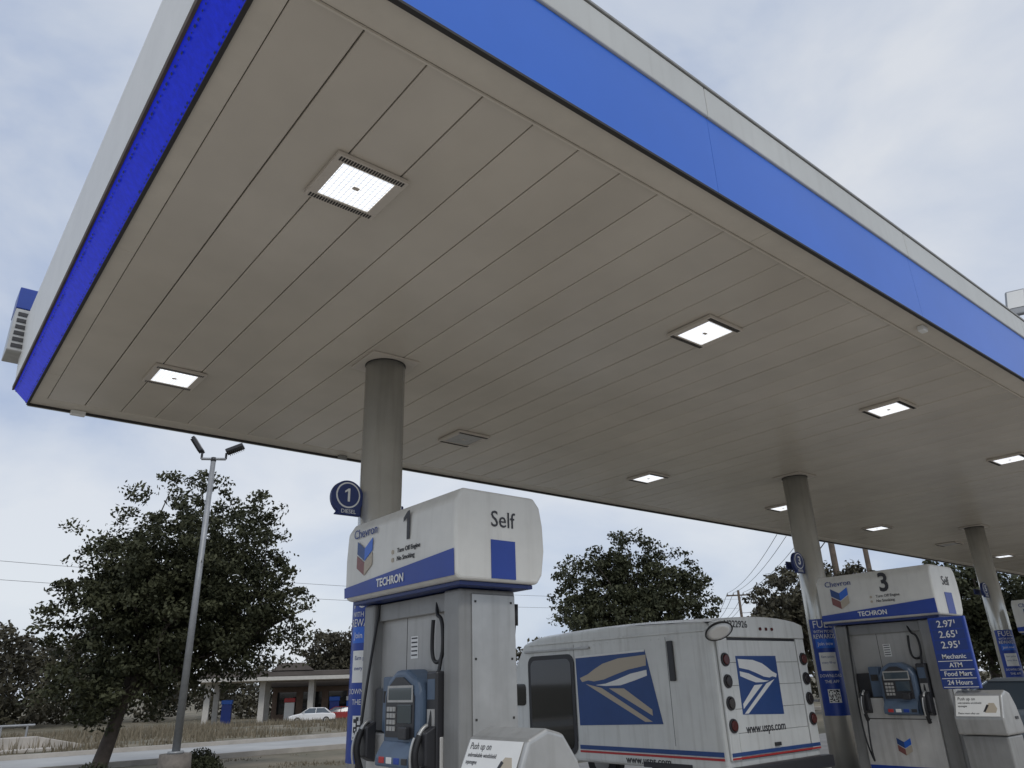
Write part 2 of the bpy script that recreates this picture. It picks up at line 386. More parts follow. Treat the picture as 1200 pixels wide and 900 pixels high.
prism(cn,'left_inner_rail',[(X0-.012,Y0,ZC-.022),(X0+.012,Y0,ZC-.022),(X0+.012,Y0,ZC-.006),(X0-.012,Y0,ZC-.006)],(0,Y1-Y0,0),dark)
v=[];f=[]
yy=Y0+.06
while yy<Y1:
    for s in(.12,.86):
        cx=X0-.15*s; cz=ZC+.14*s-.008-.004; a=random.uniform(.003,.008); y_=yy+random.uniform(-.012,.012); L_=a*random.uniform(1,2.4)
        b0=len(v); v+=[(cx+a*.7-.003,y_-L_,cz-a*.7-.003),(cx+a*.7-.003,y_+L_,cz-a*.7-.003),(cx-a*.7-.003,y_+L_,cz+a*.7-.003),(cx-a*.7-.003,y_-L_,cz+a*.7-.003)]; f.append((b0,b0+1,b0+2,b0+3))
    yy+=.055
mesh(cn,'strip_fixings',v,f,navy)
box(cn,'roof_deck',(X0,X1),(Y0+.02,Y1-.02),(5.2,5.3),grey)
box(cn,'corner_sign_box',(.37,.57),(8.95,9.35),(5.0,5.5),steel,.01)
box(cn,'corner_sign_top',(.365,.575),(8.945,9.355),(5.503,5.76),blue,.01)
boxes(cn,'corner_sign_louvre',[((.40,.54),(8.938,8.948),(5.04+i*.075,5.08+i*.075)) for i in range(6)],bplast)
box(cn,'cable_clip',(6.9,7.0),(2.3,2.36),(4.44,4.495),whitel,.01)
box(cn,'cable_clip',(10.6,10.7),(2.36,2.44),(4.43,4.495),whitel,.01)
box(cn,'cable_clip',(4.35,4.47),(9.0,9.06),(4.44,4.495),grey,.01)
box(cn,'cable_clip',(1.1,1.25),(9.05,9.12),(4.44,4.495),whitel,.01)
LX=[1.74,5.34,8.95,12.88,16.7,20.6,24.4,28.2,32.0]
def fixture(x,y,lit):
    e=empty('canopy_light',(x,y,ZC)); s=.245; b_=.180
    boxes(e,'housing_frame',[((-s,s),(-s,-b_),(-.035,-.006)),((-s,s),(b_,s),(-.035,-.006)),((-s,-b_),(-b_,b_),(-.035,-.006)),((b_,s),(-b_,b_),(-.035,-.006))],fixt,.002)
    L=[]
    for i in range(24):
        t=-.215+i*.43/23
        L+=[((t-.0055,t+.0055),(-.234,-.195),(-.038,-.0352)),((t-.0055,t+.0055),(.195,.234),(-.038,-.0352))]
    boxes(e,'vents',L,dark)
    box(e,'lens',(-b_+.002,b_-.002),(-b_+.002,b_-.002),(-.030,-.012),ledlens if lit else lgrey)
    box(e,'driver_plate',(-.022,.022),(-.016,.016),(-.034,-.0302),fixt)
    return e
for i,xx in enumerate(LX):
    fixture(xx,3.6,True); fixture(xx,7.45+.05*(i>2)*min(i-2,5),i not in(1,5))
# ---------------------------------------------------------------- columns
def bent(parent,name,body,size,ang0,rad,z,mat,sx=1.,zs=1.):
    c=bpy.data.curves.new('tmp','FONT'); c.body=body; c.size=size; c.align_x='CENTER'; c.align_y='CENTER'; c.resolution_u=2
    o=bpy.data.objects.new('tmp',c); COL.objects.link(o); dg=bpy.context.evaluated_depsgraph_get()
    me=bpy.data.meshes.new_from_object(o.evaluated_get(dg)); bpy.data.objects.remove(o)
    for v_ in me.vertices:
        a=ang0+v_.co.x*sx/rad; v_.co=Vector((math.cos(a)*rad,math.sin(a)*rad,z+v_.co.y*zs))
    return addobj(name,me,parent,mat)
def arcpanel(parent,name,a0,a1,rad,z0,z1,mat,n=12):
    v=[];f=[]
    for i in range(n+1):
        a=a0+(a1-a0)*i/n
        v+=[(math.cos(a)*rad,math.sin(a)*rad,z0),(math.cos(a)*rad,math.sin(a)*rad,z1)]
    for i in range(n): f.append((2*i,2*i+2,2*i+3,2*i+1))
    return mesh(parent,name,v,f,mat,smooth=True)
def column(x,y,num):
    e=empty('canopy_column',(x,y,0)); r=.195
    cyl(e,'shaft',(0,0,.15),(0,0,ZC-.003),r,r,colm,40)
    prism(e,'top_collar',[(-.27,-.24,ZC-.02),(.23,-.26,ZC-.02),(.28,.1,ZC-.02),(.22,.27,ZC-.02),(-.26,.24,ZC-.02)],(0,0,.014),fixt)
    cyl(e,'collar_shadow_gap',(0,0,ZC-.030),(0,0,ZC-.021),r+.006,r+.006,dark,40)
    ac=math.radians(215); hw=math.radians(58)
    arcpanel(e,'banner',ac-hw,ac+hw,r+.006,.95,2.27,blue)
    R_=r+.009
    arcpanel(e,'banner_white_box',ac-.6,ac+.6,r+.0075,1.55,1.80,whitel)
    arcpanel(e,'banner_light_blue',ac-.7,ac+.7,r+.0075,1.86,1.99,fblue)
    bent(e,'t1','FUEL',.15,ac,R_,2.19,whitel,.9); bent(e,'t2','WITH MORE',.06,ac,R_,2.09,whitel,.9); bent(e,'t3','REWARDS',.09,ac,R_,2.02,whitel,.8)
    bent(e,'t4','Join now',.07,ac,R_+.001,1.92,whitel,.9); bent(e,'t5','Earn points',.045,ac,R_+.001,1.74,inkb,.9); bent(e,'t6','every fill-up',.045,ac,R_+.001,1.66,inkb,.9)
    bent(e,'t7','DOWNLOAD',.06,ac,R_,1.48,whitel,.9); bent(e,'t8','THE APP',.06,ac,R_,1.40,whitel,.9)
    v=[];f=[];rs=random.Random(num)
    arcpanel(e,'code_white',ac-.42,ac+.42,r+.0075,1.12,1.30,whitel)
    for i in range(11):
        for j in range(11):
            if rs.random()<.5:
                a=ac-.36+i*.72/11; a2=a+.72/11; z0=1.13+j*.16/11; z1=z0+.16/11; b0=len(v)
                for aa,zz in((a,z0),(a2,z0),(a2,z1),(a,z1)): v.append((math.cos(aa)*R_,math.sin(aa)*R_,zz))
                f.append((b0,b0+1,b0+2,b0+3))
    mesh(e,'code',v,f,ink)
    cyl(e,'base_plate',(0,0,.15),(0,0,.2),.27,.27,grey,32)
    box(e,'flag_arm',(-.30,.38),(.21,.24),(3.03,3.15),navy,.01)
    cyl(e,'flag_disc',(-.34,-.02,3.10),(-.34,.03,3.10),.155,.155,navy,40)
    prism(e,'flag_tail',[(-.46,-.016,2.94),(-.2,-.016,2.94),(-.2,-.016,3.2),(-.34,-.016,3.1)],(0,.04,0),navy,.01)
    cyl(e,'flag_ring',(-.34,-.024,3.12),(-.34,-.0205,3.12),.118,.118,whitel,40)
    cyl(e,'flag_face',(-.34,-.027,3.12),(-.34,-.0245,3.12),.104,.104,navy,40)
    if num==1:
        prism(e,'flag_number',[(-.325,-.030,3.06),(-.325,-.030,3.18),(-.342,-.030,3.18),(-.375,-.030,3.155),(-.375,-.030,3.138),(-.346,-.030,3.155),(-.346,-.030,3.06)],(0,.002,0),whitel)
    else: text(e,'flag_number',str(num),(-.34,-.029,3.12),.17,'-Y',whitel,bold=.004)
    text(e,'flag_text','DIESEL',(-.33,-.022,2.972),.05,'-Y',whitel)
    return e
for i,(xx,yy) in enumerate(((3.33,5.98),(11.0,6.12),(18.7,6.3),(26.4,6.4),(34.1,6.4))): column(xx,yy,1+2*i)

# ---------------------------------------------------------------- dispensers
logored=M('logo_red',(.22,.08,.07),.4,var=0)
def chevlogo(e,org,s,face):
    U_,V_,N_=((0,-1,0),(0,0,1),(-1,0,0)) if face=='-X' else ((1,0,0),(0,0,1),(0,-1,0))
    def V2(y,h): return [(-.5*s,(y)*s),(0,(y-.28)*s),(.5*s,y*s),(.5*s,(y-h)*s),(0,(y-.28-h)*s),(-.5*s,(y-h)*s)]
    for nm,y,ml,mr_ in(('chevron_upper',.62,uspsb,fblue),('chevron_lower',.16,logored,tan)):
        p=V2(y,.40)
        plate(e,nm+'_l',[p[0],p[1],p[4],p[5]],org,U_,V_,N_,.0025,ml)
        plate(e,nm+'_r',[p[1],p[2],p[3],p[4]],org,U_,V_,N_,.0025,mr_)
def nozzle(e,y,z,side=-1,hose=True):
    x=side*.30
    prism(e,'nozzle_boot',[(x,y-.06,z-.12),(x+side*.08,y-.06,z-.08),(x+side*.08,y-.06,z+.12),(x,y-.06,z+.16)],(0,.12,0),bplast,.01)
    tube(e,'nozzle_body',[(x+side*.09,y,z+.10),(x+side*.13,y,z+.02),(x+side*.12,y,z-.10),(x+side*.07,y,z-.2)],.024,black)
    tube(e,'nozzle_lever',[(x+side*.13,y,z+.09),(x+side*.18,y,z+.0),(x+side*.15,y,z-.12)],.008,steel)
    tube(e,'nozzle_spout',[(x+side*.10,y,z+.09),(x+side*.07,y,z+.15),(x+side*.03,y,z+.16)],.014,steel)
    if hose: tube(e,'hose',[(x+side*.08,y,z-.2),(x+side*.14,y,z-.5),(x+side*.15,y-.04,z-.75),(x+side*.10,y+.08,z-.4),(x+side*.02,y+.12,z+.3),(side*.20,y+.13,2.13)],.011,black)
def dispenser(x,y,num):
    e=empty('fuel_dispenser',(x,y,0))
    prof=[(-.36,2.17),(-.395,2.20),(-.40,2.5),(-.39,2.72),(-.33,2.81),(.33,2.81),(.39,2.74),(.415,2.6),(.42,2.42),(.39,2.24),(.34,2.17)]
    prism(e,'head_sign',[(a,-.8,b) for a,b in prof],(0,1.6,0),signw,.03,3)
    prism(e,'blue_band',[(-.3985,-.79,2.195),(-.403,-.79,2.375),(-.4035,.79,2.275),(-.3985,.79,2.195)],(-.004,0,0),blue)
    box(e,'head_underside',(-.33,.32),(-.76,.76),(2.14,2.168),navy,.004)
    box(e,'sign_seam',(-.3,.3),(-.006,.006),(2.8105,2.813),dark)
    if num==1:
        prism(e,'pump_number',[(-.404,-.215,2.53),(-.404,-.215,2.745),(-.404,-.185,2.745),(-.404,-.125,2.70),(-.404,-.125,2.67),(-.404,-.175,2.695),(-.404,-.175,2.53)],(-.002,0,0),ink)
    else: text(e,'pump_number',str(num),(-.404,-.18,2.63),.34,'-X',ink,sx=.9,bold=.008)
    text(e,'brand_text','Chevron',(-.404,.47,2.69),.105,'-X',inkb,sx=1.05)
    chevlogo(e,(-.4035,.47,2.475),.25,'-X')
    text(e,'note','Turn Off Engine',(-.4035,-.20,2.465),.05,'-X',ink); text(e,'note','No Smoking',(-.4035,-.16,2.405),.05,'-X',ink)
    cyl(e,'note_dot',(-.400,.03,2.465),(-.404,.03,2.465),.017,.017,tan,16); cyl(e,'note_dot',(-.400,.03,2.405),(-.404,.03,2.405),.017,.017,tan,16)
    text(e,'band_text','TECHRON',(-.4095,.05,2.255),.085,'-X',whitel,bold=.002)
    text(e,'side_text','Self',(.02,-.8035,2.605),.165,'-Y',ink,sx=.95)
    box(e,'side_blue',(-.09,.13),(-.805,-.8),(2.19,2.46),blue)
    box(e,'pillar_near',(-.25,.25),(-.64,-.44),(.15,2.135),grey,.02,3)
    box(e,'pillar_near_face',(-.150,.235),(-.652,-.641),(.2,2.1),steel,.004)
    boxes(e,'pillar_screws',[((.19,.205),(-.6555,-.6521),(.9+i*.38,.915+i*.38)) for i in range(4)]+[((-.13,-.115),(-.6555,-.6521),(.9+i*.38,.915+i*.38)) for i in range(4)],dark)
    box(e,'pillar_far',(-.25,.25),(.56,.72),(.15,2.135),grey,.02,3)
    box(e,'back_panel',(-.16,.16),(-.44,.56),(1.2,2.135),lgrey)
    chevlogo(e,(-.2705,.05,.60),.18,'-X')
    for s in(-1,1):
        xs=lambda a,b:(min(s*a,s*b),max(s*a,s*b))
        box(e,'upper_rail',xs(.162,.2),(-.43,.55),(2.0,2.13),grey,.005)
        box(e,'panel_joint',xs(.1602,.1612),(.18,.186),(1.2,2.0),dark)
        box(e,'sticker',xs(.1605,.164),(.02,.12),(1.70,1.86),whitel)
        boxes(e,'sticker_lines',[(xs(.1645,.166),(.03,.11),(1.72+i*.03,1.73+i*.03)) for i in range(5)],ink)
        box(e,'lower_cabinet',xs(.0,.27),(-.44,.56),(.15,1.19),white,.01)
        box(e,'door_gap',xs(.2702,.272),(-.36,.48),(.93,.94),dark)
        box(e,'blue_skirt',xs(.2702,.273),(-.43,.55),(.16,.38),blue)
        pr=[(-.30,.98),(-.30,1.46),(-.24,1.56),(-.12,1.62),(.02,1.62),(.12,1.56),(.18,1.46),(.18,.98)]
        prism(e,'console',[(s*.162,a,b) for a,b in pr],(s*.19,0,0),bluegrey,.035,3)
        prism(e,'console_shelf',[(s*.353,-.28,.99),(s*.42,-.28,1.0),(s*.42,-.28,1.06),(s*.353,-.28,1.16)],(0,.44,0),bluegrey,.012)
        pr2=[(-.25,1.18),(-.25,1.44),(-.20,1.52),(-.10,1.57),(.0,1.57),(.08,1.52),(.13,1.44),(.13,1.18)]
        prism(e,'console_face',[(s*.3535,a,b) for a,b in pr2],(s*.006,0,0),bplast)
        box(e,'display',xs(.360,.366),(-.22,.09),(1.42,1.50),screen,.003); box(e,'display',xs(.360,.366),(-.22,-.04),(1.27,1.39),screen,.003)
        box(e,'display_frame',xs(.3597,.363),(-.235,.105),(1.405,1.515),lgrey)
        boxes(e,'keypad',[(xs(.360,.368),(-.01+j*.04,.02+j*.04),(1.22+i*.042,1.25+i*.042)) for i in range(4) for j in range(3)],lgrey)
        for j in range(4): box(e,'grade_button',xs(.40,.424),(-.27+j*.10,-.20+j*.10),(1.02,1.06),(bplast,blue,whitel,red)[j],.004)
        box(e,'card_reader',xs(.36,.40),(-.21,-.11),(1.17,1.25),bplast,.008)
        box(e,'side_unit',xs(.162,.30),(-.435,-.31),(.98,1.60),bplast,.015)
        box(e,'side_unit_label',xs(.3005,.303),(-.42,-.33),(1.42,1.55),bluegrey); box(e,'side_unit_label',xs(.3005,.303),(-.42,-.33),(1.25,1.36),lgrey)
        box(e,'receipt_unit',xs(.162,.27),(.20,.34),(1.2,1.58),bluegrey,.012); box(e,'receipt_slot',xs(.2705,.273),(.22,.32),(1.40,1.48),dark)
        box(e,'speaker_panel',xs(.162,.22),(.36,.54),(1.2,1.5),bplast,.01)
        nozzle(e,.42,1.12,s); nozzle(e,-.375,1.10,s,False)
        tube(e,'hose_loop',[(s*.17,-.26,2.12),(s*.22,-.30,1.98),(s*.22,-.38,1.96),(s*.22,-.40,1.80),(s*.22,-.38,1.66),(s*.22,-.27,1.66),(s*.22,-.25,1.80),(s*.22,-.27,1.95)],.014,black)
        tube(e,'hose_drop',[(s*.22,-.385,1.72),(s*.28,-.37,1.4),(s*.37,-.375,.95)],.013,black)
    tube(e,'breakaway_hose',[(.275,-.55,2.13),(.30,-.57,2.0),(.285,-.56,1.8),(.275,-.54,1.62)],.016,black)
    cyl(e,'breakaway',(.30,-.57,2.05),(.297,-.568,1.9),.026,.026,black,12)
    return e
def bin_(x,y):
    e=empty('windshield_service_bin',(x,y,0)); e.scale=(.80,.80,1.)
    prism(e,'cabinet',[(-.25,-.31,.15),(.29,-.31,.15),(.31,-.31,.78),(-.27,-.31,.78)],(0,.62,0),grey,.02)
    prism(e,'hood',[(-.31,-.34,.79),(-.33,-.34,.98),(-.19,-.34,1.22),(-.02,-.34,1.27),(.13,-.34,1.24),(.26,-.34,1.10),(.36,-.34,.88),(.36,-.34,.79)],(0,.68,0),steel,.025,3)
    o=Vector((-.333,.30,.985)); Vv=Vector((.14,0,.235)).normalized(); N_=Vector((-.235,0,.14)).normalized()
    plate(e,'placard',[(0,.005),(.60,.005),(.60,.26),(0,.26)],o+N_*.001,(0,-1,0),Vv,N_,.004,whitel)
    def ptxt(body,u,v,s,m_=ink):
        t=text(e,'placard_text',body,(0,0,0),s,'-X',m_,al='LEFT',ext=.0008)
        Mx=Matrix(((0,Vv.x,N_.x),(-1,0,0),(0,Vv.z,N_.z))).to_4x4(); Mx.translation=o+Vector((0,-u,0))+Vv*v+N_*.006; t.matrix_local=Mx
    ptxt('Push up on',.03,.22,.055); ptxt('unbreakable windshield',.03,.17,.035); ptxt('squeegee',.03,.13,.035); ptxt('Please return after use',.03,.04,.032)
    plate(e,'placard_picture',[(.40,.05),(.55,.05),(.57,.10),(.53,.17),(.46,.17),(.41,.12)],o+N_*.0055,(0,-1,0),Vv,N_,.001,tan)
    plate(e,'placard_picture_band',[(.38,.06),(.41,.06),(.46,.14),(.43,.15)],o+N_*.007,(0,-1,0),Vv,N_,.001,ink)
    prism(e,'side_handle',[(.10,-.352,.95),(.2,-.352,.95),(.2,-.352,.98),(.10,-.352,.98)],(0,.01,0),bplast)
    return e
def island(x,y0,y1):
    e=empty('pump_island',(x,0,0)); w_=.62
    pts=[]
    for i in range(13): a=math.pi+math.pi*i/12; pts.append((math.cos(a)*w_,y0+math.sin(a)*w_,0.0))
    for i in range(13): a=math.pi*i/12; pts.append((math.cos(a)*w_,y1+math.sin(a)*w_,0.0))
    prism(e,'kerb_slab',pts,(0,0,.15),conc,.02)
for i,xx in enumerate((3.31,10.83,18.4,26.1)):
    dispenser(xx,4.97,1+2*i); island(xx,3.2,7.9); bin_(xx-.34,3.62 if i==0 else 3.93)

# ---------------------------------------------------------------- mail truck
def truck():
    ox,oy=7.74,5.7
    e=empty('mail_truck',(ox,oy,0)); W=1.96
    prof=[(0,.55),(.02,1.9),(.06,2.08),(.16,2.14),(1.8,2.19),(3.2,2.14),(3.55,2.06),(3.9,1.55),(4.05,1.22),(4.55,1.10),(4.62,.95),(4.62,.5),(0.,.5)]
    prism(e,'body',[(0,a,b) for a,b in prof],(W,0,0),truckw,.045,3)
    v=[];f=[];ny=6;nx=10
    for j in range(ny+1):
        y=.08+3.15*j/ny
        for i in range(nx+1):
            x=.06+(W-.12)*i/nx; zc=2.135+.05*math.sin(math.pi*min(1,max(0,(y)/3.3)))
            v.append((x,y,zc+.075*math.sin(math.pi*i/nx)**.6))
    for j in range(ny):
        for i in range(nx): a=j*(nx+1)+i; f.append((a,a+1,a+nx+2,a+nx+1))
    f.append(tuple(range(nx,-1,-1)))
    mesh(e,'roof_crown',v,f,truckw,smooth=False)
    box(e,'drip_rail',(-.02,-.001),(.1,3.4),(2.03,2.055),truckw,.004)
    # arched rear header that follows the roof line
    hp=[(.03,1.955)]+[(.03+(W-.06)*i/10,2.125+.085*math.sin(math.pi*i/10)**.6) for i in range(11)]+[(W-.03,1.955)]
    prism(e,'rear_header',[(a,-.045,b) for a,b in hp],(0,.12,0),truckw,.012)
    text(e,'rear_number','N222926',(.42,-.048,2.105),.115,'-Y',ink,sx=1.1,bold=.001)
    for xx in(.92,1.05,1.18): cyl(e,'marker_light',(xx,-.046,2.06),(xx,-.062,2.06),.02,.02,lensred,14)
    box(e,'rear_frame_l',(.03,.22),(-.03,-.001),(.62,1.95),truckw,.01)
    box(e,'rear_frame_r',(W-.22,W-.03),(-.03,-.001),(.62,1.95),truckw,.01)
    box(e,'door_shadow',(.222,W-.222),(-.006,-.001),(.62,1.95),bplast)
    for i in range(5):
        z0=.64+i*.257; box(e,'door_slat',(.235,W-.235),(-.018,-.0065),(z0,z0+.253),truckw,.004)
    box(e,'door_handle',(.92,1.04),(-.04,-.019),(.72,.76),bplast,.004)
    plate(e,'rear_logo',[(.36,1.09),(1.22,1.06),(1.22,1.74),(.36,1.74)],(0,-.0185,0),(1,0,0),(0,0,1),(0,-1,0),.003,uspsb)
    E1=[(.04,.95),(.40,.93),(.62,.87),(.74,.80),(.84,.73),(.96,.68),(.93,.62),(.84,.64),(.76,.62),(.62,.64),(.46,.70),(.28,.76),(.05,.80)]
    E1b=[(.05,.74),(.26,.70),(.44,.63),(.60,.58),(.74,.565),(.60,.545),(.40,.545),(.22,.60),(.05,.66)]
    E2=[(.88,.59),(.66,.52),(.04,.04),(.13,.04)]
    E3=[(.56,.51),(.36,.50),(.03,.20),(.03,.12)]
    def eagle(org,U_,V_,N_,mats_,flip):
        for nm,p,m_ in zip(('eagle_head','eagle_throat','eagle_streak','eagle_streak'),(E1,E1b,E2,E3),mats_):
            if flip: p=[(1-a,b) for a,b in p]
            plate(e,nm,p,org,U_,V_,N_,.002,m_)
    eagle((.36,-.022,1.07),(.86,0,-.0),(0,0,.67),(0,-1,0),(whitel,whitel,whitel,whitel),False)
    text(e,'rear_web','www.usps.com',(.80,-.020,.93),.135,'-Y',ink,bold=.002)
    box(e,'rear_blue_stripe',(.04,W-.04),(-.034,-.031),(.66,.70),uspsb); box(e,'rear_red_stripe',(.04,W-.04),(-.034,-.031),(.63,.65),red)
    for xx in(.125,W-.125):
        for i,(zz,m_) in enumerate(((1.70,lensred),(1.46,lensdk),(1.22,lensdk),(.98,lensred))):
            cyl(e,'lamp_bezel',(xx,-.031,zz),(xx,-.05,zz),.078,.075,bplast,28); cyl(e,'lamp_lens',(xx,-.0505,zz),(xx,-.066,zz),.062,.05,m_,28)
    box(e,'bumper',(-.02,W+.02),(-.16,-.02),(.42,.56),bplast,.02)
    def rrect(y0,y1,z0,z1,r_,x_,t,m_,nm):
        pts=[]
        for cy,cz,a0 in((y1-r_,z1-r_,0),(y0+r_,z1-r_,90),(y0+r_,z0+r_,180),(y1-r_,z0+r_,270)):
            for k_ in range(5): a=math.radians(a0+k_*22.5); pts.append((x_,cy+r_*math.cos(a),cz+r_*math.sin(a)))
        prism(e,nm,pts,(t,0,0),m_)
    rrect(2.44,3.44,.58,1.88,.12,-.001,-.012,bplast,'door_frame'); rrect(2.50,3.38,.64,1.82,.1,-.0135,-.003,glass,'door_glass')
    rrect(3.52,3.80,1.2,1.5,.05,-.001,-.01,glass,'quarter_glass')
    box(e,'slide_rail',(-.03,-.001),(2.1,3.5),(1.93,1.96),steel,.004)
    for y_ in(.74,2.43): box(e,'panel_seam',(-.0012,-.0004),(y_-.003,y_+.003),(.75,2.0),bplast)
    c=[(2.38,.95),(.90,.99),(1.10,1.87),(2.40,1.84)]
    prism(e,'side_logo',[(-.0015,a,b) for a,b in c],(-.003,0,0),uspsb)
    o=Vector((-.0055,2.37,.96)); eagle(o,(0,-1.36,.02),(0,.02,.87),(-1,0,0),(tan,whitel,tan,tan),True)
    prism(e,'side_logo_edge',[(-.0048,2.40,1.84),(-.0048,1.10,1.87),(-.0048,1.106,1.845),(-.0048,2.40,1.815)],(-.002,0,0),whitel)
    box(e,'vent_marker',(-.03,-.001),(.62,.71),(1.48,1.95),bplast,.01)
    box(e,'side_blue_stripe',(-.006,-.001),(.05,2.4),(.66,.71),uspsb); box(e,'side_red_stripe',(-.006,-.001),(.05,2.4),(.62,.645),red)
    text(e,'side_web','www.usps.com',(-.005,1.2,.57),.12,'-X',ink,bold=.001)
    for i in range(18): cyl(e,'rivet',(-.0005,.2+i*.13,1.98),(-.006,.2+i*.13,1.98),.008,.006,truckw,8)
    tube(e,'mirror_arm',[(.05,.0,2.02),(-.10,-.10,2.10),(-.17,-.20,2.04)],.012,black)
    c0=Vector((-.18,-.22,2.0)); nn_=Vector((-.22,-.50,-.80)).normalized()
    cyl(e,'mirror_rim',c0-nn_*.02,c0+nn_*.004,.16,.17,black,32); cyl(e,'mirror_glass',c0+nn_*.0045,c0+nn_*.02,.152,.10,whitel,32)
    for yy_ in(.9,3.75):
        for xx_ in(.02,W-.22):
            cyl(e,'tyre',(xx_,yy_,.32),(xx_+.2,yy_,.32),.32,.32,black,32); cyl(e,'hub',(xx_-.005,yy_,.32),(xx_+.205,yy_,.32),.17,.17,steel,24)
        box(e,'arch',(-.004,-.0005),(yy_-.38,yy_+.38),(.5,.56),bplast)
    prism(e,'windscreen',[(.12,3.60,2.0),(W-.12,3.60,2.0),(W-.12,3.94,1.52),(.12,3.94,1.52)],(0,.03,.02),glass)
truck()

# ---------------------------------------------------------------- cars
def car(loc,ang,paint,s=1.):
    e=empty('parked_car',loc); e.rotation_euler=(0,0,ang); e.scale=(s,s,s)
    W=.9
    prism(e,'lower_body',[(-W,-2.2,.35),(-W,-2.25,.75),(-W,-1.9,.92),(-W,-1.0,.98),(-W,1.2,.96),(-W,2.0,.80),(-W,2.25,.62),(-W,2.25,.32)],(2*W,0,0),paint,.08,3)
    lo=[(-.82,-1.75,.93),(.82,-1.75,.93),(.82,1.15,.93),(-.82,1.15,.93)]; hi=[(-.62,-1.1,1.40),(.62,-1.1,1.40),(.62,.35,1.42),(-.62,.35,1.42)]
    mesh(e,'greenhouse',lo+hi,[(3,2,1,0),(4,5,6,7),(0,1,5,4),(1,2,6,5),(2,3,7,6),(3,0,4,7)],glassb,.02)
    mesh(e,'roof',[(-.66,-1.15,1.395),(.66,-1.15,1.395),(.66,.40,1.415),(-.66,.40,1.415),(-.58,-1.0,1.45),(.58,-1.0,1.45),(.58,.25,1.47),(-.58,.25,1.47)],[(3,2,1,0),(4,5,6,7),(0,1,5,4),(1,2,6,5),(2,3,7,6),(3,0,4,7)],paint,.03,3)
    for sx_ in(-1,1):
        for a,b in(((sx_*.82,1.15,.94),(sx_*.63,.36,1.42)),((sx_*.82,-1.75,.94),(sx_*.63,-1.12,1.41)),((sx_*.825,-.3,.94),(sx_*.645,-.35,1.42))):
            cyl(e,'pillar',a,b,.035,.03,paint,8)
        box(e,'wing_mirror',(min(sx_*.9,sx_*1.05),max(sx_*.9,sx_*1.05)),(.75,.85),(.95,1.07),paint,.03)
        for yy_ in(-1.35,1.4):
            xa,xb=sorted((sx_*.72,sx_*.92)); cyl(e,'tyre',(xa,yy_,.32),(xb,yy_,.32),.32,.32,black,28); xa,xb=sorted((sx_*.74,sx_*.93)); cyl(e,'wheel',(xa,yy_,.32),(xb,yy_,.32),.2,.2,steel,20)
        box(e,'headlight',tuple(sorted((sx_*.5,sx_*.85))),(2.16,2.262),(.62,.74),whitel,.02)
        box(e,'tail_light',tuple(sorted((sx_*.55,sx_*.86))),(-2.262,-2.2),(.7,.84),lensred,.02)
    return e
car((14.9,4.9,0),0,silver,.93)
car((31.6,67.5,gz(31.6,67.5)),math.radians(62),carw,.9)
car((39.5,66.5,gz(39.5,66.5)),math.radians(35),silver,.9)
car((35.2,69.8,gz(35.2,69.8)),math.radians(62),carr,.9)

# ---------------------------------------------------------------- lamps
def lamp():
    e=empty('street_lamp',(4.58,15.33,0))
    cyl(e,'concrete_base',(0,0,0),(0,0,.52),.30,.27,conc2,28)
    cyl(e,'base_flange',(0,0,.52),(0,0,.56),.14,.14,galv,24)
    cyl(e,'pole',(0,0,.56),(0,0,5.98),.072,.05,galv,20)
    d=Vector((.87,-.5,0))
    cyl(e,'cap',(0,0,5.98),(0,0,6.06),.055,.05,bplast,16)
    a=-d*.24;b=d*.24
    tube(e,'cross_arm',[(a.x,a.y,6.03),(b.x,b.y,6.03)],.028,galv,False)
    for s in(-1,1):
        p=d*.24*s
        tube(e,'knuckle',[(p.x,p.y,6.03),(p.x,p.y,6.16)],.024,bplast,False)
        t=Vector((d.x*s*(1 if s>0 else .55),d.y*s*(1 if s>0 else .55),.45 if s>0 else .8)).normalized(); n_=Vector((-t.y,t.x,0)).normalized(); u_=n_.cross(t)
        c=Vector((p.x,p.y,6.18)); L=.36
        prism(e,'flood_head',[c+n_*.13-u_*.035,c+n_*.13+u_*.035,c-n_*.13+u_*.035,c-n_*.13-u_*.035],t*L,bplast,.01)
        prism(e,'flood_glass',[c+t*.03+n_*.11-u_*.037,c+t*.03-n_*.11-u_*.037,c+t*(L-.03)-n_*.11-u_*.037,c+t*(L-.03)+n_*.11-u_*.037],-u_*.004,lgrey)
        for k_ in range(8): cc=c+t*(.04+k_*.04); prism(e,'fin',[cc+n_*.12+u_*.036,cc-n_*.12+u_*.036,cc-n_*.12+u_*.07,cc+n_*.12+u_*.07],t*.008,bplast)
lamp()
def flood():
    e=empty('floodlight',(10.1,2.30,5.41))
    tube(e,'bracket',[(-.02,0,0),(-.05,0,.08),(.03,.0,.16)],.02,bplast)
    c=Vector((.0,0,.15)); t=Vector((.16,-.06,.60)).normalized(); n_=Vector((.35,-.9,.0)).normalized(); u_=-n_.cross(t)
    prism(e,'flood_head',[c+n_*.11-u_*.03,c+n_*.11+u_*.03,c-n_*.11+u_*.03,c-n_*.11-u_*.03],t*.38,galv,.02,3)
    prism(e,'flood_glass',[c+t*.10+n_*.09-u_*.033,c+t*.10-n_*.09-u_*.033,c+t*.35-n_*.09-u_*.033,c+t*.35+n_*.09-u_*.033],-u_*.004,whitel)
    for k_ in range(7): cc=c+t*(.04+k_*.04); prism(e,'fin',[cc+n_*.09+u_*.031,cc-n_*.09+u_*.031,cc-n_*.09+u_*.07,cc+n_*.09+u_*.07],t*.008,bplast)
flood()

